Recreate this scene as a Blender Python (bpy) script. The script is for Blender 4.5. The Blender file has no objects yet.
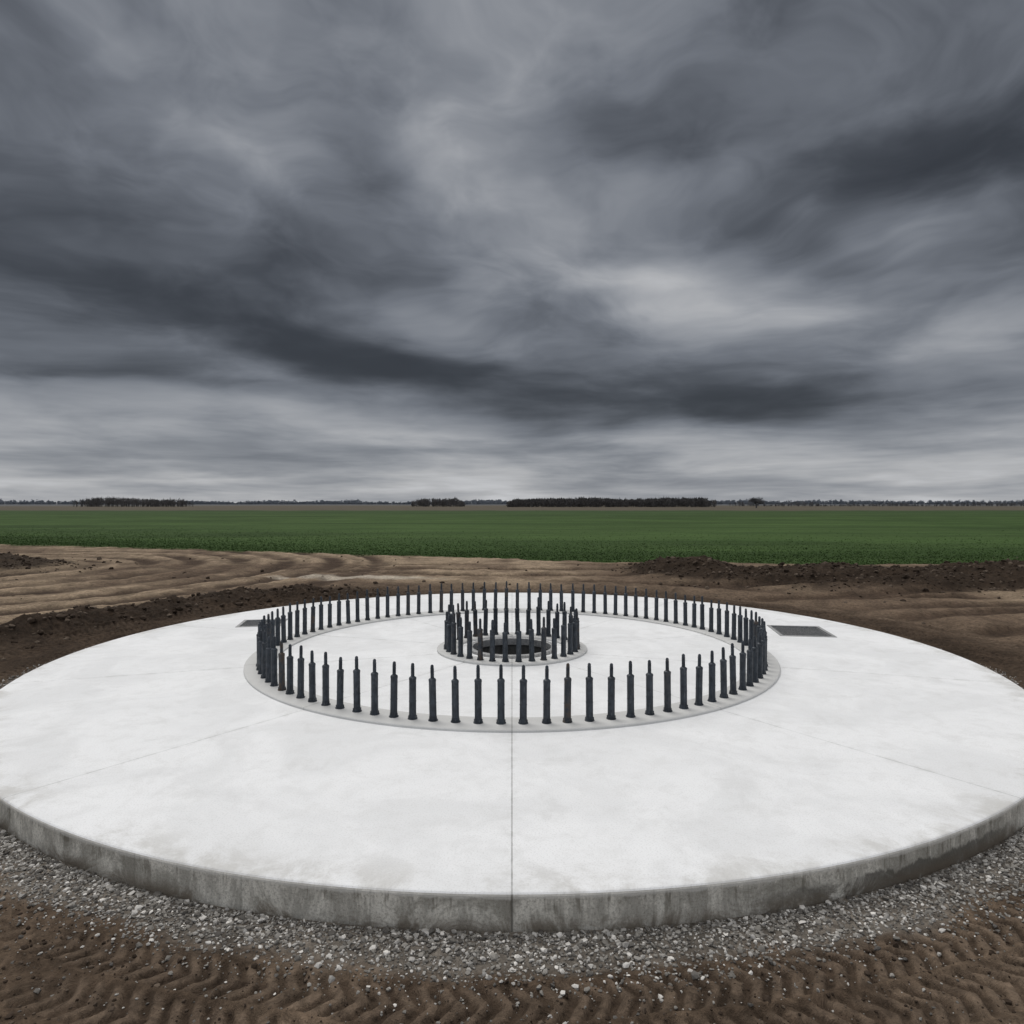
import bpy, bmesh, math, random
import numpy as np
from mathutils import Vector, Matrix
random.seed(7); rng=np.random.default_rng(7)
scene=bpy.context.scene
try:
    scene.view_settings.view_transform='Standard'; scene.view_settings.look='None'; scene.view_settings.exposure=0
except Exception: pass
T=0.29; H=3.2; CY=-14.955; R=9.4
# ------------------------------------------------------------------ helpers
def link(o,parent=None):
    scene.collection.objects.link(o)
    if parent: o.parent=parent
    return o
def empty(name):
    e=bpy.data.objects.new(name,None); e.empty_display_size=.5; return link(e)
def np_mesh(name,verts,faces,mat=None,smooth=False,parent=None):
    verts=np.asarray(verts,dtype=np.float32); faces=np.asarray(faces,dtype=np.int32)
    me=bpy.data.meshes.new(name)
    n,k=faces.shape
    me.vertices.add(len(verts)); me.vertices.foreach_set('co',verts.ravel())
    me.loops.add(n*k); me.loops.foreach_set('vertex_index',faces.ravel())
    me.polygons.add(n)
    me.polygons.foreach_set('loop_start',np.arange(0,n*k,k,dtype=np.int32))
    me.polygons.foreach_set('loop_total',np.full(n,k,dtype=np.int32))
    me.polygons.foreach_set('use_smooth',np.full(n,smooth,dtype=bool))
    me.update(calc_edges=True)
    if mat: me.materials.append(mat)
    return link(bpy.data.objects.new(name,me),parent)
def hash2(ix,iy,seed):
    h=(ix.astype(np.int64)*374761393+iy.astype(np.int64)*668265263+seed*974634777)&0xffffffff
    h=((h^(h>>13))*1274126177)&0xffffffff
    h=((h^(h>>16))*2246822519)&0xffffffff
    return ((h^(h>>15))&0xffffff)/float(0xffffff)
def vn(x,y,seed=0):
    ix=np.floor(x);iy=np.floor(y);fx=x-ix;fy=y-iy
    fx=fx*fx*fx*(fx*(fx*6-15)+10);fy=fy*fy*fy*(fy*(fy*6-15)+10)
    a=hash2(ix,iy,seed);b=hash2(ix+1,iy,seed);c=hash2(ix,iy+1,seed);d=hash2(ix+1,iy+1,seed)
    return (a+(b-a)*fx)*(1-fy)+(c+(d-c)*fx)*fy
def fbm(x,y,sc,octs=4,seed=0,g=.5):
    s=0;a=1;t=0
    for o in range(octs):
        ca,sa=math.cos(o*.9+.4),math.sin(o*.9+.4)
        s=s+a*vn((x*ca-y*sa)*sc+o*17.3,(x*sa+y*ca)*sc-o*9.1,seed+o);t+=a;a*=g;sc*=2.03
    return s/t*2-1
def ss(a,b,x):
    t=np.clip((x-a)/(b-a),0,1);return t*t*(3-2*t)
# ------------------------------------------------------------------ node helper
class NT:
    def __init__(s,tree): s.t=tree; s.n=tree.nodes; s.l=tree.links
    def _in(s,sock,v):
        if v is None: return
        if isinstance(v,bpy.types.NodeSocket): s.l.new(v,sock)
        else: sock.default_value=v
    def math(s,op,a,b=None,c=None,clamp=False):
        n=s.n.new('ShaderNodeMath');n.operation=op;n.use_clamp=clamp
        for i,v in enumerate((a,b,c)): s._in(n.inputs[i],v)
        return n.outputs[0]
    def vmath(s,op,a,b=None,out=0):
        n=s.n.new('ShaderNodeVectorMath');n.operation=op
        s._in(n.inputs[0],a); s._in(n.inputs[1],b)
        return n.outputs[out]
    def comb(s,x,y,z):
        n=s.n.new('ShaderNodeCombineXYZ')
        for i,v in enumerate((x,y,z)): s._in(n.inputs[i],v)
        return n.outputs[0]
    def sep(s,v):
        n=s.n.new('ShaderNodeSeparateXYZ'); s.l.new(v,n.inputs[0]); return n.outputs
    def noise(s,vec,scale,detail=4,rough=.5,dist=0,out='Fac',dim='3D'):
        n=s.n.new('ShaderNodeTexNoise'); n.noise_dimensions=dim
        n.inputs['Scale'].default_value=scale;n.inputs['Detail'].default_value=detail
        n.inputs['Roughness'].default_value=rough;n.inputs['Distortion'].default_value=dist
        if vec is not None:s.l.new(vec,n.inputs['Vector'])
        return n.outputs[out]
    def mapping(s,vec,loc=(0,0,0),rot=(0,0,0),sc=(1,1,1),typ='POINT'):
        n=s.n.new('ShaderNodeMapping');n.vector_type=typ;s.l.new(vec,n.inputs[0])
        n.inputs['Location'].default_value=loc;n.inputs['Rotation'].default_value=rot;n.inputs['Scale'].default_value=sc
        return n.outputs[0]
    def rng(s,v,a,b,c=0,d=1,smooth=True):
        n=s.n.new('ShaderNodeMapRange');n.interpolation_type='SMOOTHSTEP' if smooth else 'LINEAR'
        s.l.new(v,n.inputs[0])
        for i,q in enumerate((a,b,c,d)): s._in(n.inputs[1+i],q)
        return n.outputs[0]
    def mix(s,f,a,b,mode='MIX'):
        n=s.n.new('ShaderNodeMix');n.data_type='RGBA';n.blend_type=mode
        s._in(n.inputs[0],f)
        for sock,v in ((n.inputs[6],a),(n.inputs[7],b)):
            if isinstance(v,tuple) and len(v)==3: v=(*v,1)
            s._in(sock,v)
        return n.outputs[2]
    def ramp(s,f,stops):
        n=s.n.new('ShaderNodeValToRGB');s.l.new(f,n.inputs[0])
        e=n.color_ramp.elements
        while len(e)<len(stops): e.new(.5)
        for el,(p,c) in zip(e,stops): el.position=p; el.color=(*c,1)
        return n.outputs[0]
    def bump(s,h,strength=.5,dist=.02,normal=None):
        n=s.n.new('ShaderNodeBump');n.inputs['Strength'].default_value=strength;n.inputs['Distance'].default_value=dist
        s.l.new(h,n.inputs['Height'])
        if normal: s.l.new(normal,n.inputs['Normal'])
        return n.outputs[0]
    def attr(s,name,out='Fac'):
        n=s.n.new('ShaderNodeAttribute');n.attribute_name=name;return n.outputs[out]
def material(name,rough=.9,spec=.3):
    m=bpy.data.materials.new(name);m.use_nodes=True
    nt=NT(m.node_tree);b=m.node_tree.nodes['Principled BSDF']
    b.inputs['Roughness'].default_value=rough
    b.inputs['Specular IOR Level'].default_value=spec
    return m,nt,b
def geo(nt):
    return nt.n.new('ShaderNodeNewGeometry').outputs
# ------------------------------------------------------------------ materials
def mat_slab_top(name,kind='slab'):
    m,nt,b=material(name,.82,.2)
    P=geo(nt)['Position']
    x,y,z=nt.sep(P)[:3]
    r=nt.math('SQRT',nt.math('ADD',nt.math('MULTIPLY',x,x),nt.math('MULTIPLY',y,y)))
    th=nt.math('ARCTAN2',x,nt.math('MULTIPLY',y,-1))
    n1=nt.noise(P,.6,4,.62,.5,dim='2D'); n2=nt.noise(P,3.6,4,.7,.3,dim='2D'); n3=nt.noise(P,55,2,.65,dim='2D'); n4=nt.noise(P,1.3,5,.72,.25,dim='2D')
    top=nt.mix(nt.rng(n1,.34,.66),(.765,.77,.77),(.845,.85,.85))
    top=nt.mix(nt.math('MULTIPLY',nt.rng(n2,.45,.72),.35),top,(.69,.69,.68))
    top=nt.mix(nt.math('MULTIPLY',nt.rng(n4,.52,.72),.34),top,(.63,.63,.62))
    top=nt.mix(nt.math('MULTIPLY',nt.rng(n3,.5,.72),.36),top,(.54,.54,.53))
    if kind!='slab': top=nt.mix(.6,top,(.47,.465,.44))
    seg=2*math.pi/10
    fr=nt.math('SUBTRACT',nt.math('FRACT',nt.math('ADD',nt.math('DIVIDE',th,seg),.5)),.5)
    dist=nt.math('MULTIPLY',nt.math('MULTIPLY',nt.math('ABSOLUTE',fr),seg),r)
    joint=nt.rng(dist,.003,.010,1,0)
    main=nt.rng(nt.math('ABSOLUTE',th),.05,.1,1,0)     # day joint is wider than the saw cuts
    dirtj=nt.rng(dist,.0,.12,1,0)
    edge=nt.math('MULTIPLY',nt.rng(r,R-.6,R-.02),nt.rng(n4,.40,.66))
    top=nt.mix(nt.math('MULTIPLY',edge,.5),top,(.46,.445,.41))
    top=nt.mix(nt.math('MULTIPLY',nt.math('MULTIPLY',dirtj,nt.rng(n2,.4,.7)),.25),top,(.5,.5,.48))
    jo=nt.math('MULTIPLY',joint,nt.math('MULTIPLY_ADD',main,.2,nt.rng(n2,.3,.6,.2,.45)))
    col=nt.mix(jo,top,(.17,.17,.16))
    nt.l.new(col,b.inputs['Base Color'])
    h=nt.math('SUBTRACT',n2,nt.math('MULTIPLY',joint,1.0))
    nt.l.new(nt.bump(h,.45,.008),b.inputs['Normal'])
    return m
def mat_slab_side(name):
    m,nt,b=material(name,.88,.15)
    P=geo(nt)['Position'];x,y,z=nt.sep(P)[:3]
    th=nt.math('ARCTAN2',x,nt.math('MULTIPLY',y,-1))
    cyl=nt.comb(nt.math('MULTIPLY',th,R),nt.math('MULTIPLY',z,.35),0.0)
    cy2=nt.comb(nt.math('MULTIPLY',th,R),z,0.0)
    s1=nt.noise(cyl,3.4,6,.78,.2,dim='2D'); s2=nt.noise(cy2,1.4,5,.7,.8,dim='2D'); s3=nt.noise(cy2,42,3,.75,dim='2D')
    side=nt.mix(nt.rng(s1,.38,.62),(.78,.75,.67),(.45,.43,.38))
    side=nt.mix(nt.math('MULTIPLY',nt.rng(s2,.46,.62),.65),side,(.28,.265,.225))
    side=nt.mix(nt.math('MULTIPLY',nt.rng(s3,.47,.68),.5),side,(.24,.225,.19))
    st=nt.noise(nt.comb(nt.math('MULTIPLY',th,R*6),nt.math('MULTIPLY',z,.8),0.0),1.6,3,.7,dim='2D')
    stk=nt.math('MULTIPLY',nt.rng(st,.57,.68),nt.rng(nt.math('ADD',z,nt.math('MULTIPLY',s2,.25)),.1,.38))
    side=nt.mix(nt.math('MULTIPLY',stk,.65),side,(.15,.135,.105))
    wet=nt.math('MULTIPLY',nt.math('MULTIPLY',nt.rng(th,.18,.33),nt.rng(th,.66,.5)),nt.rng(nt.math('ADD',z,nt.math('MULTIPLY',s1,.24)),.27,.23))
    wet=nt.math('MULTIPLY',wet,nt.rng(s2,.32,.5))
    side=nt.mix(nt.math('MULTIPLY',wet,.85),side,(.11,.103,.088))
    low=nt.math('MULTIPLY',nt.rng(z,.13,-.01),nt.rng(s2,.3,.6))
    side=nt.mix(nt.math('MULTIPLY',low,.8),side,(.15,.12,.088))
    lip=nt.rng(nt.math('ADD',z,nt.math('MULTIPLY',nt.math('SUBTRACT',s1,.5),.07)),.232,.255)
    side=nt.mix(nt.math('MULTIPLY',lip,.65),side,(.74,.72,.67))
    fq=nt.math('ABSOLUTE',nt.math('SUBTRACT',nt.math('FRACT',nt.math('ADD',nt.math('MULTIPLY',th,50/(2*math.pi)),.5)),.5))
    side=nt.mix(nt.rng(fq,.004,.010,.22,0),side,(.15,.145,.125))
    side=nt.mix(nt.math('MULTIPLY',nt.rng(nt.math('ABSOLUTE',th),.0006,.0014,1,0),.6),side,(.1,.095,.08))
    nt.l.new(side,b.inputs['Base Color'])
    nt.l.new(nt.bump(s3,.6,.008),b.inputs['Normal'])
    return m
M_slab=mat_slab_top('cast_concrete_top'); M_plinth=mat_slab_top('grout_concrete','p');M_side=mat_slab_side('cast_concrete_edge')
def mat_simple(name,c1,c2,scale=8,rough=.8,metal=0,bump=.3,bd=.01,spec=.3):
    m,nt,b=material(name,rough,spec);P=geo(nt)['Position']
    n=nt.noise(P,scale,4,.65,.3)
    nt.l.new(nt.mix(nt.rng(n,.35,.68),c1,c2),b.inputs['Base Color'])
    b.inputs['Metallic'].default_value=metal
    nt.l.new(nt.bump(nt.noise(P,scale*5,2,.6),bump,bd),b.inputs['Normal'])
    return m
def mat_bolt():
    m,nt,b=material('weathered_bolt_sleeve',.5,.45);P=geo(nt)['Position']
    n=nt.noise(P,9,4,.7,.4);n2=nt.noise(nt.mapping(P,sc=(1,1,.25)),26,3,.7);v=nt.attr('var')
    c=nt.mix(nt.rng(n,.35,.7),(.012,.018,.026),(.04,.052,.068))
    c=nt.mix(nt.math('MULTIPLY',nt.rng(n2,.52,.72),.75),c,(.10,.108,.118))
    c=nt.mix(nt.math('MULTIPLY',nt.rng(v,.8,1),nt.rng(n,.45,.65)),c,(.07,.045,.026))
    nt.l.new(c,b.inputs['Base Color'])
    nt.l.new(nt.rng(n2,.3,.7,.35,.7),b.inputs['Roughness'])
    nt.l.new(nt.bump(n2,.5,.005),b.inputs['Normal'])
    return m
M_bolt=mat_bolt()
M_pit=mat_simple('dark_pit_concrete',(.05,.05,.048),(.11,.108,.1),5)  # much darker than the slab concrete; used for shaft and hatch floors
M_steel=mat_simple('galvanised_steel',(.28,.28,.28),(.45,.45,.44),14,.5,.3)
M_dark=mat_simple('grating_steel',(.16,.165,.17),(.3,.3,.3),14,.55,.2)
def mat_stone(name,stops,rough=.85):
    m,nt,b=material(name,rough,.2)
    nt.l.new(nt.ramp(nt.attr('var'),stops),b.inputs['Base Color'])
    return m
M_gravel=mat_stone('crushed_stone',[(0,(.09,.083,.075)),(.35,(.18,.168,.15)),(.6,(.27,.255,.23)),(.85,(.40,.385,.36)),(1,(.74,.71,.66))])
M_clod=mat_stone('soil_clod',[(0,(.03,.02,.013)),(.6,(.06,.043,.031)),(1,(.13,.1,.075))],.95)
# ------------------------------------------------------------------ lathe
def lathe(profile,segs,closed=True,a0=0,a1=2*math.pi):
    p=np.array(profile,dtype=float);k=len(p)
    th=np.linspace(a0,a1,segs,endpoint=False)
    V=np.stack([np.outer(np.sin(th),p[:,0]),-np.outer(np.cos(th),p[:,0]),np.tile(p[:,1],(segs,1))],-1).reshape(-1,3)
    i=np.arange(segs)[:,None];j=np.arange(k if closed else k-1)[None,:]
    a=i*k+j;bb=((i+1)%segs)*k+j;c=((i+1)%segs)*k+(j+1)%k;d=i*k+(j+1)%k
    return V,np.stack([a,bb,c,d],-1).reshape(-1,4)
found=empty('concrete_foundation')
prof=[(.92,-.3),(R,-.3),(R,.262),(R-.006,.276),(R-.018,.286),(R-.035,.29),(7.5,.29),(5.6,.29),(3,.29),(1.0,.29),(.93,.29),(.92,.283)]
V,F=lathe(prof,720)
slab=np_mesh('slab',V,F,M_slab,parent=found);slab.data.materials.append(M_side)
def fix_normals(o):
    bm=bmesh.new();bm.from_mesh(o.data);bmesh.ops.recalc_face_normals(bm,faces=bm.faces);bm.to_mesh(o.data);bm.free()
fix_normals(slab)
for p in slab.data.polygons:
    if abs(p.normal.z)<.75: p.material_index=1
hatches=[((7.2,2.05),-8,1.3,1.45),((-6.65,3.2),10,1.15,1.1)]
for (hx,hy),rot,w,d in hatches:
    bm=bmesh.new();bmesh.ops.create_cube(bm,size=1)
    bmesh.ops.scale(bm,vec=(w,d,.44),verts=bm.verts)
    me=bpy.data.meshes.new('cut');bm.to_mesh(me);bm.free()
    c=link(bpy.data.objects.new('cut',me));c.location=(hx,hy,.29);c.rotation_euler=(0,0,math.radians(rot))
    md=slab.modifiers.new('b','BOOLEAN');md.operation='DIFFERENCE';md.object=c;md.solver='EXACT'
    dg=bpy.context.evaluated_depsgraph_get();dg.update()
    nm=bpy.data.meshes.new_from_object(slab.evaluated_get(dg))
    slab.modifiers.clear();slab.data=nm;bpy.data.objects.remove(c)
    nm.name='slab'
def ring(name,pr,mat,parent,segs=360):
    V,F=lathe(pr,segs);o=np_mesh(name,V,F,mat,parent=parent);fix_normals(o);return o
ring('bolt_ring_plinth',[(4.92,.25),(5.49,.25),(5.49,.318),(5.475,.33),(4.935,.33),(4.92,.318)],M_plinth,found,480)
ring('pit_collar',[(1.2,.25),(1.64,.25),(1.64,.325),(1.625,.338),(1.215,.338),(1.2,.325)],M_plinth,found)
ring('pit_rim',[(.86,.2),(.97,.2),(.97,.345),(.96,.352),(.87,.352),(.86,.345)],M_steel,found)
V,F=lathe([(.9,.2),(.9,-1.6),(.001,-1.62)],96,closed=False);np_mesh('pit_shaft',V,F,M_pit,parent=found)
def box(bm,c,s,rot=0):
    r=bmesh.ops.create_cube(bm,size=1);vs=r['verts']
    bmesh.ops.scale(bm,vec=s,verts=vs);bmesh.ops.translate(bm,vec=c,verts=vs)
def bmobj(name,bm,mat,parent,loc=(0,0,0),rz=0):
    me=bpy.data.meshes.new(name);bm.to_mesh(me);bm.free();me.materials.append(mat)
    o=link(bpy.data.objects.new(name,me),parent);o.location=loc;o.rotation_euler=(0,0,rz);return o
for (hx,hy),rot,w,d in hatches:
    e=empty('cable_access_hatch');e.location=(hx,hy,.29);e.rotation_euler=(0,0,math.radians(rot))
    bm=bmesh.new();t=.08
    box(bm,(0,d/2-t/2-.003,-.02),(w-.006,t,.06));box(bm,(0,-d/2+t/2+.003,-.02),(w-.006,t,.06))
    box(bm,(w/2-t/2-.003,0,-.021),(t,d-2*t-.012,.06));box(bm,(-w/2+t/2+.003,0,-.021),(t,d-2*t-.012,.06))
    bmobj('frame',bm,M_steel,e)
    bm=bmesh.new()
    for i in range(20):
        box(bm,(-w/2+.1+i*(w-.2)/19,0,-.045),(.016,d-.17,.04))
    for i in range(4): box(bm,(0,-d/2+.17+i*(d-.34)/3,-.076),(w-.17,.014,.02))
    bmobj('grating',bm,M_dark,e)
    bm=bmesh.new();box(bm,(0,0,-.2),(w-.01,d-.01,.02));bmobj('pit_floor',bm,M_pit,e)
# ------------------------------------------------------------------ anchor bolts
def bolt_mesh():
    S=12
    pr=[(.0,.0),(.072,.0),(.072,.012),(.057,.014),(.053,.03),(.052,.25),(.0545,.255),(.0545,.268),(.052,.273),(.052,.575),(.055,.58),(.055,.606),(.046,.617),(.028,.628)]
    z=.628
    while z<.78:
        pr+=[(.029,z+.004),(.0235,z+.011)];z+=.014
    pr+=[(.025,.80),(.016,.82),(.0,.825)]
    V,F=lathe([(max(a,.0005),b) for a,b in pr],S,closed=False)
    hv=[];hf=[]
    for zz in (.012,.05):
        for i in range(6): hv.append((.065*math.cos(i*math.pi/3),.065*math.sin(i*math.pi/3),zz))
    n=len(V)
    for i in range(6): hf.append((n+i,n+(i+1)%6,n+6+(i+1)%6,n+6+i))
    hf+= [(n+6,n+7,n+8,n+9),(n+6,n+9,n+10,n+11)]
    return np.vstack([V,np.array(hv)]),np.vstack([F,np.array(hf)])
BV,BF=bolt_mesh()
def bolt_ring(name,r,n,z,off=.5,js=.022):
    Vs=[];Fs=[];var=[]
    for i in range(n):
        a=2*math.pi*(i+off)/n+random.gauss(0,.0016)
        M=Matrix.Rotation(random.uniform(0,6.28),3,'Z');tx,ty=random.gauss(0,.010),random.gauss(0,.010)
        v=BV@np.array(M).T; v=v*np.array([1,1,1+random.gauss(0,js)])
        v[:,0]+=v[:,2]*tx+r*math.sin(a);v[:,1]+=v[:,2]*ty-r*math.cos(a);v[:,2]+=z
        Fs.append(BF+len(BV)*i);Vs.append(v);var+= [random.random()]*len(BV)
    o=np_mesh(name,np.vstack(Vs),np.vstack(Fs),M_bolt,smooth=False)
    at=o.data.attributes.new('var','FLOAT','POINT');at.data.foreach_set('value',np.array(var,dtype=np.float32))
    return o
bolt_ring('anchor_bolt_ring',5.2,100,.3305)
bolt_ring('anchor_bolt_ring.001',1.43,34,.3385,js=.04)
# ------------------------------------------------------------------ stones
def icos():
    bm=bmesh.new();bmesh.ops.create_icosphere(bm,subdivisions=1,radius=1);bm.verts.ensure_lookup_table()
    v=np.array([x.co[:] for x in bm.verts]);f=np.array([[q.index for q in p.verts] for p in bm.faces]);bm.free();return v,f
IV,IF=icos()
def stones(name,P,size,mat,flat=.6,parent=None):
    n=len(P)
    v=IV[None]*(1+rng.uniform(-.32,.32,(n,len(IV),1)))
    v=v*rng.uniform(.6,1.15,(n,1,3))*np.array([1,1,flat])
    a=rng.uniform(0,6.28,n);t=rng.normal(0,.5,n)
    c,s=np.cos(t)[:,None],np.sin(t)[:,None]
    y=v[:,:,1]*c-v[:,:,2]*s;z=v[:,:,1]*s+v[:,:,2]*c;x=v[:,:,0]
    c,s=np.cos(a)[:,None],np.sin(a)[:,None]
    v=np.stack([x*c-y*s,x*s+y*c,z],-1)*size[:,None,None]+P[:,None,:]
    f=IF[None]+(np.arange(n)*len(IV))[:,None,None]
    o=np_mesh(name,v.reshape(-1,3),f.reshape(-1,3),mat,parent=parent)
    at=o.data.attributes.new('var','FLOAT','POINT');at.data.foreach_set('value',np.repeat(rng.random(n),len(IV)).astype(np.float32))
    return o
# ------------------------------------------------------------------ terrain
FBX=np.array([-400,-90,-60,-42.5,-16.2,0,9.3,26.7,60,400.]);FBY=np.array([46,46,44,41.7,32.6,25.6,23.4,21.5,19,19.])
def fieldmask(x,y):
    yb=np.interp(x,FBX,FBY)+fbm(x,y,.25,3,50)*1.0+fbm(x,y,1.5,3,51)*.35
    return np.maximum(ss(-.2,.2,y-yb),ss(120,125,np.hypot(x,y)))
def bermR(x,y):
    yc=np.interp(x,[4,12,27,60],[19.0,15.4,13.0,11.5])+fbm(x,y,.12,2,60)*1.2
    along=ss(4.5,9.5,x)*(1-ss(55,62,x))
    pk=.76+.6*fbm(x,y*.3,.22,3,61)
    return along*np.exp(-(np.abs(y-yc)/2.9)**2.4)*np.clip(pk,.3,2)*(1+.3*fbm(x,y,1.1,4,62))
def bermL(x,y):
    r=np.hypot(x,y);a=np.degrees(np.arctan2(x,-y))
    rc=12.6+fbm(x,y,.2,3,70)*.9
    al=ss(-166,-138,a)*(1-ss(-80,-66,a))*(a<0)
    return al*np.exp(-((r-rc)/1.1)**2)*.42*(1+.6*fbm(x,y,.8,4,71))
MX,MY=-28.5,20.0
def mound(x,y):
    d=np.hypot(x-MX,y-MY)
    return np.exp(-(d/3.6)**2)*.8*(1+.3*fbm(x,y,1.1,4,72))
def ruts(x,y):
    out=np.zeros_like(x)
    wob=fbm(x,y,.12,3,80)*.9
    r=np.hypot(x,y)
    gate=ss(-.35,.1,fbm(x,y,.1,2,81))*ss(-14,-9,x)
    for rc in (14.6,17.6,20.6,23.4):
        out=np.maximum(out,np.exp(-((r+wob-rc)/.45)**4)*gate)
    # haul vehicles turning around the spoil heap
    d=np.hypot(x-MX,y-MY)
    gate2=ss(4,5.5,d)*(1-ss(24,28,d))*(y>-6)*(1-ss(-9,-4,x))
    brk=.6+.4*ss(-.3,.2,fbm(x,y,.35,2,84))
    for rc in (6.2,8.6,10.9,13.4,15.9,18.6,21.2,23.6):
        out=np.maximum(out,np.exp(-((d+wob*.6-rc)/.66)**4)*gate2*brk)
    out=np.maximum(out,gate2*(.5+.5*np.cos((d+wob*.6)*2*math.pi/.95))*.35)
    for (px,py,an) in ((12,7,8),(12,9.8,8),(14,12.5,3),(0,17.5,-4),(0,20.2,-4),(14,3.5,16),(14,6,16),(20,9,-2)):
        c,s=math.cos(math.radians(an)),math.sin(math.radians(an))
        q=-(x-px)*s+(y-py)*c+wob*.8
        out=np.maximum(out,np.exp(-(q/.42)**4)*ss(9.8,11.5,r)*ss(-12,-8,x)*.9*ss(-.5,-.1,fbm(x,y,.15,2,int(83+py))))
    return out
def tread(x,y):
    r=np.hypot(x,y);a=np.arctan2(x,-y)
    z=np.zeros_like(x);m=np.zeros_like(x);rg=np.zeros_like(x)
    for rc,hw,sp,sh,dep in ((10.22,.19,.17,0,.95),(10.70,.20,.17,.3,1),(11.28,.22,.175,.1,1),(11.82,.22,.175,.5,.9),(12.4,.2,.17,.5,.8)):
        rr=r+fbm(x,y,.35,2,90)*.12
        v=(rr-rc)/hw
        inside=(1-ss(.82,1.12,np.abs(v)))
        s=a*rc+fbm(x,y,.8,2,91)*.08+fbm(x,y,4,2,93)*.02
        ph=(s+np.abs(v)*.13)/sp+sh
        lug=ss(.12,.32,np.abs((ph%1)-.5))
        fade=ss(-.55,.1,fbm(x,y,.6,4,92+int(rc*10)))*dep
        z=z+inside*fade*(-.028+.035*(lug))+np.exp(-((np.abs(v)-1.25)/.18)**2)*.016*fade
        m=np.maximum(m,inside*fade*(1-lug));rg=np.maximum(rg,inside*fade*lug)
    return z,m,rg
def height(x,y):
    r=np.hypot(x,y)
    fm=fieldmask(x,y)
    act=ss(R,R+.5,r)*(1-ss(60,100,r))*(1-fm)
    z=act*(fbm(x,y,.15,3,1)*.10+fbm(x,y,.9,3,2)*.025)
    z=z+act*fbm(x,y,5,3,3)*.012
    near=1-ss(14,18,r)
    z=z+near*ss(R+.3,R+.8,r)*(np.abs(fbm(x,y,11,4,4))*.024-.008)
    tz,tm,tr=tread(x,y);k=ss(R+.35,R+.6,r)*(1-ss(12.6,13,r));z=z+tz*k
    z=z-near*(1-ss(R+.3,R+.7,r))*.03
    ru=ruts(x,y)*(1-fm);z=z-ru*.13*ss(12.5,13.3,r)+ss(12.5,13.3,r)*(1-fm)*np.abs(fbm(x,y,.8,3,7))*.08*(1-ss(60,90,r))
    bR=bermR(x,y);bL=bermL(x,y);mo=mound(x,y)
    z=z+bR+bL+mo+ss(12.6,14,r)*(1-fm)*(1-ss(20,60,r))*.12*(y>-6)
    rough=np.clip((bR+bL+mo)*3.5,0,1)
    z=z+rough*(np.abs(fbm(x,y,3,4,5))*.16)
    z=z+fm*(.10+fbm(x,y,3,2,8)*.02)*(1-ss(60,120,r)*1)
    return z,fm,ru,tm,rough,tr
front=np.arange(-.74,.74,.0016)
rest=np.linspace(.74,2*math.pi-.74,1500)[:-1]
ang=np.concatenate([front,rest])
rad=list(np.arange(8.9,9.3,.1))+list(np.arange(9.35,11.7,.0165))
while rad[-1]<62: rad.append(rad[-1]*1.0058)
while rad[-1]<9000: rad.append(rad[-1]*1.05)
rad=np.array(rad)
A,RR=np.meshgrid(ang,rad,indexing='ij')
X=(RR*np.sin(A));Y=(-RR*np.cos(A))
xs=X.ravel();ys=Y.ravel()
z,fm,ru,tm,rough,tr=height(xs,ys)
r=np.hypot(xs,ys)
z=np.where(r<R-.02,np.minimum(z,.0)-.04,z)
na,nr=len(ang),len(rad)
i=np.arange(na)[:,None];j=np.arange(nr-1)[None,:]
F=np.stack([i*nr+j,i*nr+j+1,((i+1)%na)*nr+j+1,((i+1)%na)*nr+j],-1).reshape(-1,4)
def C(*c): return np.array(c)[None,:]
def rep(c): return np.repeat(c,len(xs),0)
def lerp(a,b,t): return a+(b-a)*t[:,None]
tan=C(.300,.228,.156);brown=C(.145,.104,.072);dark=C(.032,.022,.015);moist=C(.062,.042,.029)
n1=fbm(xs,ys,.13,4,20);n2=fbm(xs,ys,.8,4,21);n3=fbm(xs,ys*1.0,.3,4,22)
col=lerp(rep(brown),rep(tan),ss(-.35,.25,n1+.35*n2+.3*ss(5,-25,xs)-.25*ss(6,14,xs)))
near=1-ss(12,14.5,r)
col=lerp(col,lerp(rep(C(.145,.105,.073)),rep(C(.086,.061,.042)),ss(-.3,.3,n2+n3)),near)
col=lerp(col,rep(moist),np.clip(ru*1.0*ss(12.5,13.3,r),0,1))
col=lerp(col,rep(C(.044,.031,.022)),tm*.7*near)
col=lerp(col,rep(C(.185,.14,.104)),tr*.35*near)
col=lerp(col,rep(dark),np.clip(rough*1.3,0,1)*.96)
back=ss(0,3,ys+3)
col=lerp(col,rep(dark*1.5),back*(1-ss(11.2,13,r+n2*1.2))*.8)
sand=np.exp(-(((xs+7.5)/4.5)**2+((ys-15.2+.1*xs)/1.0)**2))
col=lerp(col,rep(C(.44,.385,.31)),ss(.3,.8,sand+n2*.2)*.85)
g1=fbm(xs*.05,ys*.7,.22,4,30);g2=fbm(xs,ys,.06,3,31)
depth=ys+15
green=lerp(rep(C(.036,.066,.018)),rep(C(.052,.090,.026)),ss(-.4,.4,g1+.5*g2))
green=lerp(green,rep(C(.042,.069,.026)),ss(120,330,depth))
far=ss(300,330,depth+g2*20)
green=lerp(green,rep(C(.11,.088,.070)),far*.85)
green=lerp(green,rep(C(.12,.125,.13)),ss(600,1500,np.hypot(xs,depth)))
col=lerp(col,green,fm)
grav=(1-ss(R+.3,R+.6,r+fbm(xs,ys,1.5,3,40)*.25))
col=lerp(col,rep(C(.16,.145,.125)),grav*.8)
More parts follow.
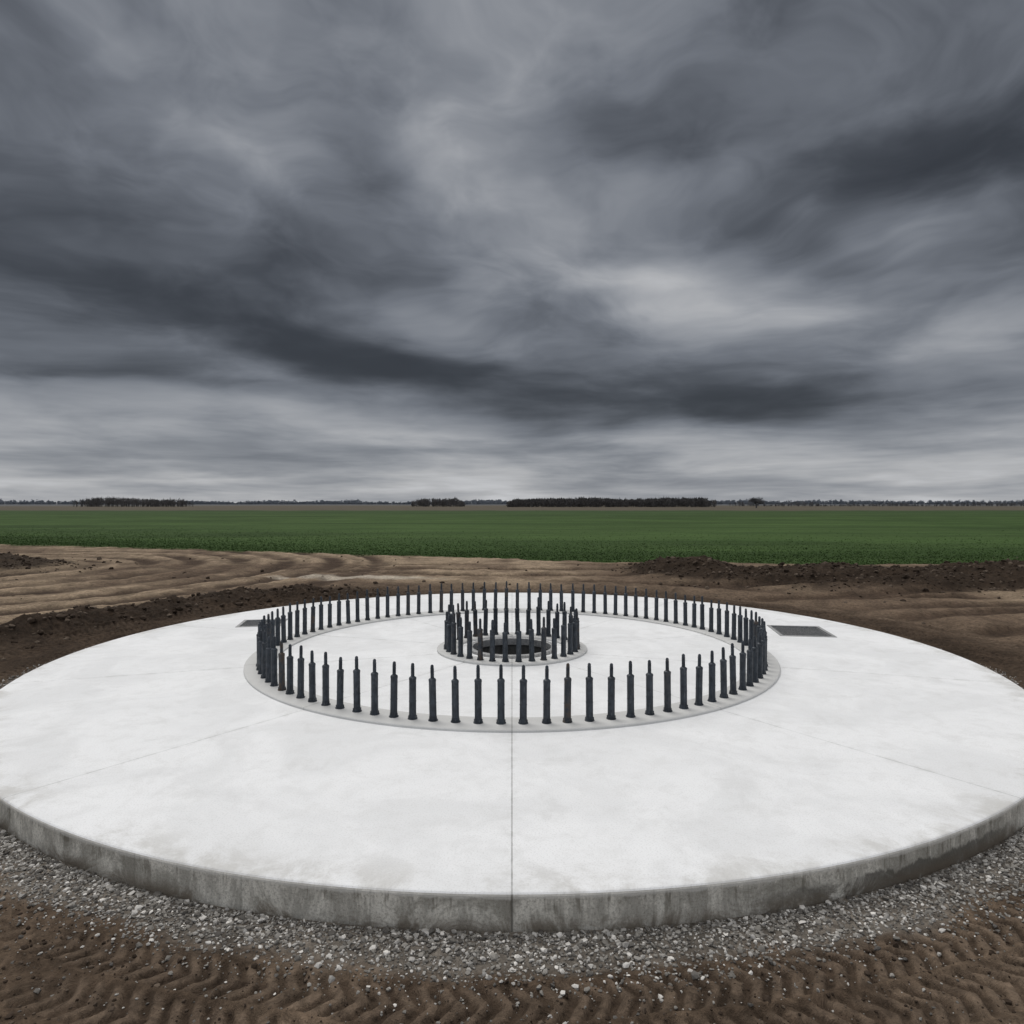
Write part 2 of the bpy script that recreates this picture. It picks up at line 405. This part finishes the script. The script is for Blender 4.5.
def mat_ground():
    m,nt,b=material('soil_and_crop',.95,.12)
    g=geo(nt);P=g['Position']
    c=nt.attr('Col','Color');f=nt.attr('field')
    a=nt.noise(P,1.1,4,.7,.5,dim='2D');q=nt.noise(P,9,5,.8,.3,dim='2D')
    k=nt.math('MULTIPLY',nt.rng(a,.25,.75,.62,1.38,False),nt.rng(q,.25,.75,.45,1.55,False))
    soil=nt.mix(1.0,c,nt.comb(k,k,k),'MULTIPLY')
    pf=nt.mapping(P,sc=(.2,1,1))
    w=nt.noise(pf,1.2,3,.7,dim='2D');w2=nt.noise(pf,.12,3,.6,dim='2D')
    k2=nt.math('MULTIPLY',nt.rng(w,.25,.75,.82,1.18,False),nt.rng(w2,.3,.7,.8,1.2,False))
    crop=nt.mix(1.0,c,nt.comb(k2,k2,k2),'MULTIPLY')
    nt.l.new(nt.mix(f,soil,crop),b.inputs['Base Color'])
    nt.l.new(nt.bump(q,1.0,.04),b.inputs['Normal'])
    return m
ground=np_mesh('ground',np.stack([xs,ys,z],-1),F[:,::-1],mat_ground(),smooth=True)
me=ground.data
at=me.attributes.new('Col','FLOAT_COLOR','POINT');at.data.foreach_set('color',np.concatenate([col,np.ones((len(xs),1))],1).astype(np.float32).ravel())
at=me.attributes.new('field','FLOAT','POINT');at.data.foreach_set('value',fm.astype(np.float32))
if ground.data.polygons[0].normal.z<0: ground.data.flip_normals()
def place(a,rr,s,lift=.25):
    x=rr*np.sin(a);y=-rr*np.cos(a);zz=height(x,y)[0]
    return np.stack([x,y,zz+s*lift],-1)
n=33000
a=rng.uniform(-1.75,1.75,n);rr=R+.02+rng.beta(1.0,2.6,n)*.78
sz=np.clip(rng.lognormal(math.log(.0125),.42,n),.005,.034)
p1=place(a,rr,sz,.3)
n2_=8000;a2=rng.uniform(1.75,2*math.pi-1.75,n2_);rr2=R+.02+rng.beta(1.1,2.2,n2_)*.7
s2=rng.uniform(.012,.032,n2_);p2=place(a2,rr2,s2)
n3_=4600;a3=rng.uniform(-1.2,1.2,n3_);rr3=R+.35+rng.exponential(.45,n3_);s3=np.clip(rng.lognormal(math.log(.0085),.5,n3_),.003,.026);p3=place(a3,rr3,s3)
stones('gravel',np.vstack([p1,p2,p3]),np.concatenate([sz,s2,s3]),M_gravel)
n=46000
X0=rng.uniform(-36,60,n);Y0=rng.uniform(-2,28,n)
w=np.clip((bermR(X0,Y0)+bermL(X0,Y0)+mound(X0,Y0))*3,0,1)+.008*(np.hypot(X0,Y0)>11)
k=rng.random(n)<w;X0=X0[k];Y0=Y0[k]
a4=rng.uniform(-1.3,1.3,9000);r4=R+.6+rng.uniform(0,2.2,9000)
sc=np.concatenate([np.clip(rng.lognormal(math.log(.055),.45,len(X0)),.02,.17),np.clip(rng.lognormal(math.log(.009),.5,9000),.004,.028)])
X0=np.concatenate([X0,r4*np.sin(a4)]);Y0=np.concatenate([Y0,-r4*np.cos(a4)])
kk=(np.hypot(X0,Y0)>R+.4);X0,Y0,sc=X0[kk],Y0[kk],sc[kk]
stones('soil_clods',np.stack([X0,Y0,height(X0,Y0)[0]+sc*.15],-1),sc,M_clod,.8)
def mat_crop():
    m,nt,b=material('crop_leaf',.8,.1)
    c=nt.ramp(nt.attr('var'),[(0,(.040,.072,.020)),(.6,(.046,.083,.023)),(1,(.055,.095,.028))])
    nt.l.new(c,b.inputs['Base Color']);return m
n=110000
X0=rng.uniform(-75,75,n);Y0=np.interp(X0,FBX,FBY)+rng.exponential(8,n)-.5
k=(fieldmask(X0,Y0)>.3);X0,Y0=X0[k],Y0[k];n=len(X0)
Z0=height(X0,Y0)[0];hh=rng.uniform(.03,.08,n);aa=rng.uniform(0,6.28,n);ww=rng.uniform(.02,.07,n)
lx,ly=rng.normal(0,.08,n),rng.normal(0,.08,n)
v0=np.stack([X0-np.cos(aa)*ww,Y0-np.sin(aa)*ww,Z0-.02],-1);v1=np.stack([X0+np.cos(aa)*ww,Y0+np.sin(aa)*ww,Z0-.02],-1);v2=np.stack([X0+lx,Y0+ly,Z0+hh],-1)
o=np_mesh('crop_plants',np.stack([v0,v1,v2],1).reshape(-1,3),np.arange(3*n).reshape(-1,3),mat_crop())
at=o.data.attributes.new('var','FLOAT','POINT');at.data.foreach_set('value',np.repeat(rng.random(n),3).astype(np.float32))
# ------------------------------------------------------------------ distant trees
def mat_flat(name,c1,c2,s=.3):
    m,nt,b=material(name,.95,.05);n=nt.noise(geo(nt)['Position'],s,2,.7)
    nt.l.new(nt.mix(nt.rng(n,.3,.7),c1,c2),b.inputs['Base Color']);return m
M_wood=mat_flat('bare_woodland',(.085,.082,.084),(.13,.122,.116))
M_hedge=mat_flat('hedgerow_twigs',(.13,.132,.14),(.17,.168,.17))
M_woodfar=mat_flat('hazy_woodland',(.24,.26,.29),(.29,.31,.34),.05)  # aerial haze is put into this pale bluish colour, no volume
def px2x(px,d): return (px-512)/682*d
def woodland(name,px0,px1,d,h,n,mat,depth=40,twigs=70,tw=.22,hv=.15,trunk=.16,lo=.12):
    x=px2x(rng.uniform(px0,px1,n),d);y=CY+d+rng.uniform(0,depth,n)
    edge=np.clip(np.minimum(x-px2x(px0,d),px2x(px1,d)-x)/(h*1.2),0,1)*.35+.65
    hs=h*(1+rng.normal(0,hv*.5,n)+hv*(vn(x*.03,x*0,5)-.5)*2)*edge
    hs=np.maximum(hs,h*.3)
    P=[]
    for k in range(2):
        a=rng.uniform(0,3.14,n);w=trunk*rng.uniform(.6,1.3,n)
        P.append(np.stack([np.stack([x-np.cos(a)*w,y-np.sin(a)*w,x*0],-1),np.stack([x+np.cos(a)*w,y+np.sin(a)*w,x*0],-1),np.stack([x+rng.normal(0,.15,n),y,hs*.97],-1)],1))
    m=n*twigs;ti=np.repeat(np.arange(n),twigs)
    u=rng.beta(1.6,1.3,m)*(1-lo)+lo;cr=hs[ti]*.30*np.sqrt(np.clip(1.05-((u-.55)/.55)**2,.05,1))
    an=rng.uniform(0,6.28,m);q=np.sqrt(rng.random(m))*cr
    cx=x[ti]+q*np.cos(an);cy=y[ti]+q*np.sin(an);cz=u*hs[ti]
    L=hs[ti]*.09*rng.uniform(.5,1.5,m);dx=rng.normal(0,1,m);dz=np.abs(rng.normal(0,1,m))+.3
    wv=tw*rng.uniform(.5,1.4,m)
    P.append(np.stack([np.stack([cx-wv*.5,cy,cz-L*.3],-1),np.stack([cx+wv*.5,cy+wv*.3,cz-L*.2],-1),np.stack([cx+dx*L*.6,cy+rng.normal(0,.4,m),cz+dz*L],-1)],1))
    V=np.vstack([p.reshape(-1,3) for p in P])
    return np_mesh(name,V,np.arange(len(V)).reshape(-1,3),mat)
woodland('woodland',507,720,560,6.4,600,M_wood,60,70,.75,.12,lo=.03)
woodland('woodland.001',72,176,620,7.2,260,M_wood,40,36,.40,.14,trunk=.3,lo=.15)
woodland('woodland.002',408,463,620,5.6,110,M_wood,40,50,.6,.25,lo=.03)
woodland('hedgerow',735,1060,700,2.6,420,M_hedge,30,30,.7,.6,lo=.0)
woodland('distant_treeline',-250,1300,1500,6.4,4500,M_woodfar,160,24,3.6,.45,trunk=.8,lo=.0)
def lone_tree(loc,h):
    V=[];Fq=[]
    def seg(p,q,r0,r1):
        d=(q-p).normalized();u=d.orthogonal().normalized();w=d.cross(u);b=len(V)
        for c,rr in ((p,r0),(q,r1)):
            for k in range(5):
                a=k*2*math.pi/5;V.append(tuple(c+(u*math.cos(a)+w*math.sin(a))*rr))
        for k in range(5): Fq.append((b+k,b+(k+1)%5,b+5+(k+1)%5,b+5+k))
    def grow(p,d,L,r,lev):
        q=p+d*L;seg(p,q,r,r*.68)
        if lev==0: return
        for k in range(5):
            nd=(d+Vector((random.gauss(0,.72),random.gauss(0,.72),random.gauss(.10,.35)))).normalized()
            grow(p+d*L*random.uniform(.55,1),nd,L*random.uniform(.65,.9),r*.56,lev-1)
    grow(Vector((0,0,0)),Vector((0.03,0,1)),h*.24,h*.035,5)
    V=np.array(V);V=V*(h/V[:,2].max())*np.array([1.35,1.35,1])
    o=np_mesh('bare_tree',V,np.array(Fq),M_hedge);o.location=loc
lone_tree((px2x(756,470),CY+470,0),8.0)
# ------------------------------------------------------------------ world
w=bpy.data.worlds.new('World');scene.world=w;w.use_nodes=True
nt=NT(w.node_tree)
for nn in list(nt.n): nt.n.remove(nn)
out=nt.n.new('ShaderNodeOutputWorld');bg=nt.n.new('ShaderNodeBackground');bg.inputs['Strength'].default_value=.1
nt.l.new(bg.outputs[0],out.inputs[0])
SUN_EL,SUN_AZ=58,-35
sky=nt.n.new('ShaderNodeTexSky');sky.sky_type='NISHITA';sky.sun_disc=False
sky.sun_elevation=math.radians(SUN_EL);sky.sun_rotation=math.radians(SUN_AZ)
tc=nt.n.new('ShaderNodeTexCoord').outputs['Generated']
D=nt.vmath('NORMALIZE',tc)
dx,dy,dz=nt.sep(D)[:3]
az=nt.math('ARCTAN2',dx,dy);el=nt.math('ARCSINE',dz)
zc=nt.math('ADD',nt.math('MAXIMUM',dz,0.0),.13)
lay=nt.comb(az,nt.math('LOGARITHM',zc,2.718),0.0)
AE=nt.comb(az,el,0.0)
wn=nt.noise(lay,2.9,3,.45,out='Color',dim='2D')
wv=nt.vmath('MULTIPLY',nt.vmath('SUBTRACT',wn,(.5,.5,.5)),(.30,.22,0))
fade=nt.rng(el,0,.35,.2,1)
sc_=nt.n.new('ShaderNodeVectorMath');sc_.operation='SCALE';nt.l.new(wv,sc_.inputs[0]);nt.l.new(fade,sc_.inputs['Scale'])
AEw=nt.vmath('ADD',AE,sc_.outputs[0])
def pe(px,py):
    a=math.atan((px-512)/682);return a,math.atan((503-py)/682*math.cos(a))
blobs=[(465,70,95,170,14,.16),(535,235,65,60,0,.09),(650,275,115,30,10,.19),(800,292,85,34,6,.18),(240,155,190,32,-24,.11),
(40,60,170,60,-15,.0),(110,255,230,55,-14,-.17),(370,200,55,85,20,-.14),(440,375,215,36,-8,-.20),(580,325,90,38,-12,-.09),
(900,80,130,80,-20,-.09),(690,120,80,60,30,-.09),(930,195,130,55,-8,-.17),(790,400,190,17,2,-.19),
(110,388,170,14,-3,-.10),(90,345,120,16,-5,.06),(990,325,110,34,0,.08),(1000,20,60,40,0,.05),(300,435,260,9,1,.06),(880,440,200,8,-1,.06)]
acc=None
for px,py,sx,sy,rot,amp in blobs:
    a,e=pe(px,py)
    v=nt.mapping(AEw,loc=(a,e,0),rot=(0,0,math.radians(rot)),sc=(sx/682*1.0,sy/682*.95,1),typ='TEXTURE')
    g=nt.math('EXPONENT',nt.math('MULTIPLY',nt.vmath('DOT_PRODUCT',v,v,out=1),-1))
    acc=nt.math('MULTIPLY',g,amp) if acc is None else nt.math('MULTIPLY_ADD',g,amp,acc)
base=nt.math('ADD',.44,nt.math('MULTIPLY',nt.math('EXPONENT',nt.math('MULTIPLY',nt.math('POWER',nt.math('DIVIDE',nt.math('MAXIMUM',el,0.0),.11),2),-1)),.22))
L=nt.math('ADD',base,acc)
# billows: noise looked up through the same warp so the lumps follow the masses
AEl=nt.vmath('ADD',lay,sc_.outputs[0])
d1=nt.noise(nt.mapping(AEl,loc=(1.3,.4,0),sc=(.9,1.0,1)),3.6,5,.52,.15,dim='2D')
d1s=nt.rng(d1,.30,.70)
d4=nt.noise(nt.mapping(AEl,loc=(4.3,2.4,0),rot=(0,0,-.3),sc=(.75,1.3,1)),8.0,4,.55,.2,dim='2D')
d3=nt.noise(nt.mapping(AE,sc=(4.5,42,1)),1.0,4,.58,.3,dim='2D')
L=nt.math('ADD',L,nt.math('MULTIPLY',nt.math('SUBTRACT',d1s,.5),.14))
L=nt.math('ADD',L,nt.math('MULTIPLY',nt.math('SUBTRACT',d4,.5),.13))
L=nt.math('ADD',L,nt.math('MULTIPLY',nt.math('SUBTRACT',d3,.5),nt.rng(el,.01,.17,.26,.0)))
L=nt.math('SMOOTH_MAX',L,.23,.14)
lin=nt.math('POWER',L,2.2)
tint=nt.ramp(L,[(0.2,(.88,.985,1.18)),(.45,(.91,.99,1.14)),(.68,(.98,1.0,1.04))])
tint=nt.mix(nt.rng(el,.66,1.1),tint,(1.03,1.0,.97))
boost=nt.math('MULTIPLY',nt.rng(el,.66,1.15,1,5.3),nt.rng(dy,-.6,.1,2.0,1))  # unseen sky overhead and behind the camera brightened to light the slab
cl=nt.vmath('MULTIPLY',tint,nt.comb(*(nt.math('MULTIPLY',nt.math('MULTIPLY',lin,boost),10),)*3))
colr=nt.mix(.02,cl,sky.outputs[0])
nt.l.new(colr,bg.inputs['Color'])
try:
    w.cycles.sampling_method='MANUAL'; w.cycles.sample_map_resolution=512
except Exception: pass
sd=bpy.data.lights.new('sun','SUN');sd.energy=1.5;sd.angle=math.radians(35);sd.color=(1,.98,.95)
so=link(bpy.data.objects.new('sun',sd))
e_,a_=math.radians(SUN_EL),math.radians(SUN_AZ)
dirv=Vector((math.sin(a_)*math.cos(e_),math.cos(a_)*math.cos(e_),math.sin(e_)))
so.rotation_euler=dirv.to_track_quat('Z','Y').to_euler()
# ------------------------------------------------------------------ camera
cd=bpy.data.cameras.new('camera');cam=link(bpy.data.objects.new('camera',cd));cd.lens=24;cd.sensor_width=36
cd.clip_start=.1;cd.clip_end=20000
cam.location=(0,CY,T+H);cam.rotation_euler=(math.radians(90-.76),0,0)
scene.camera=cam
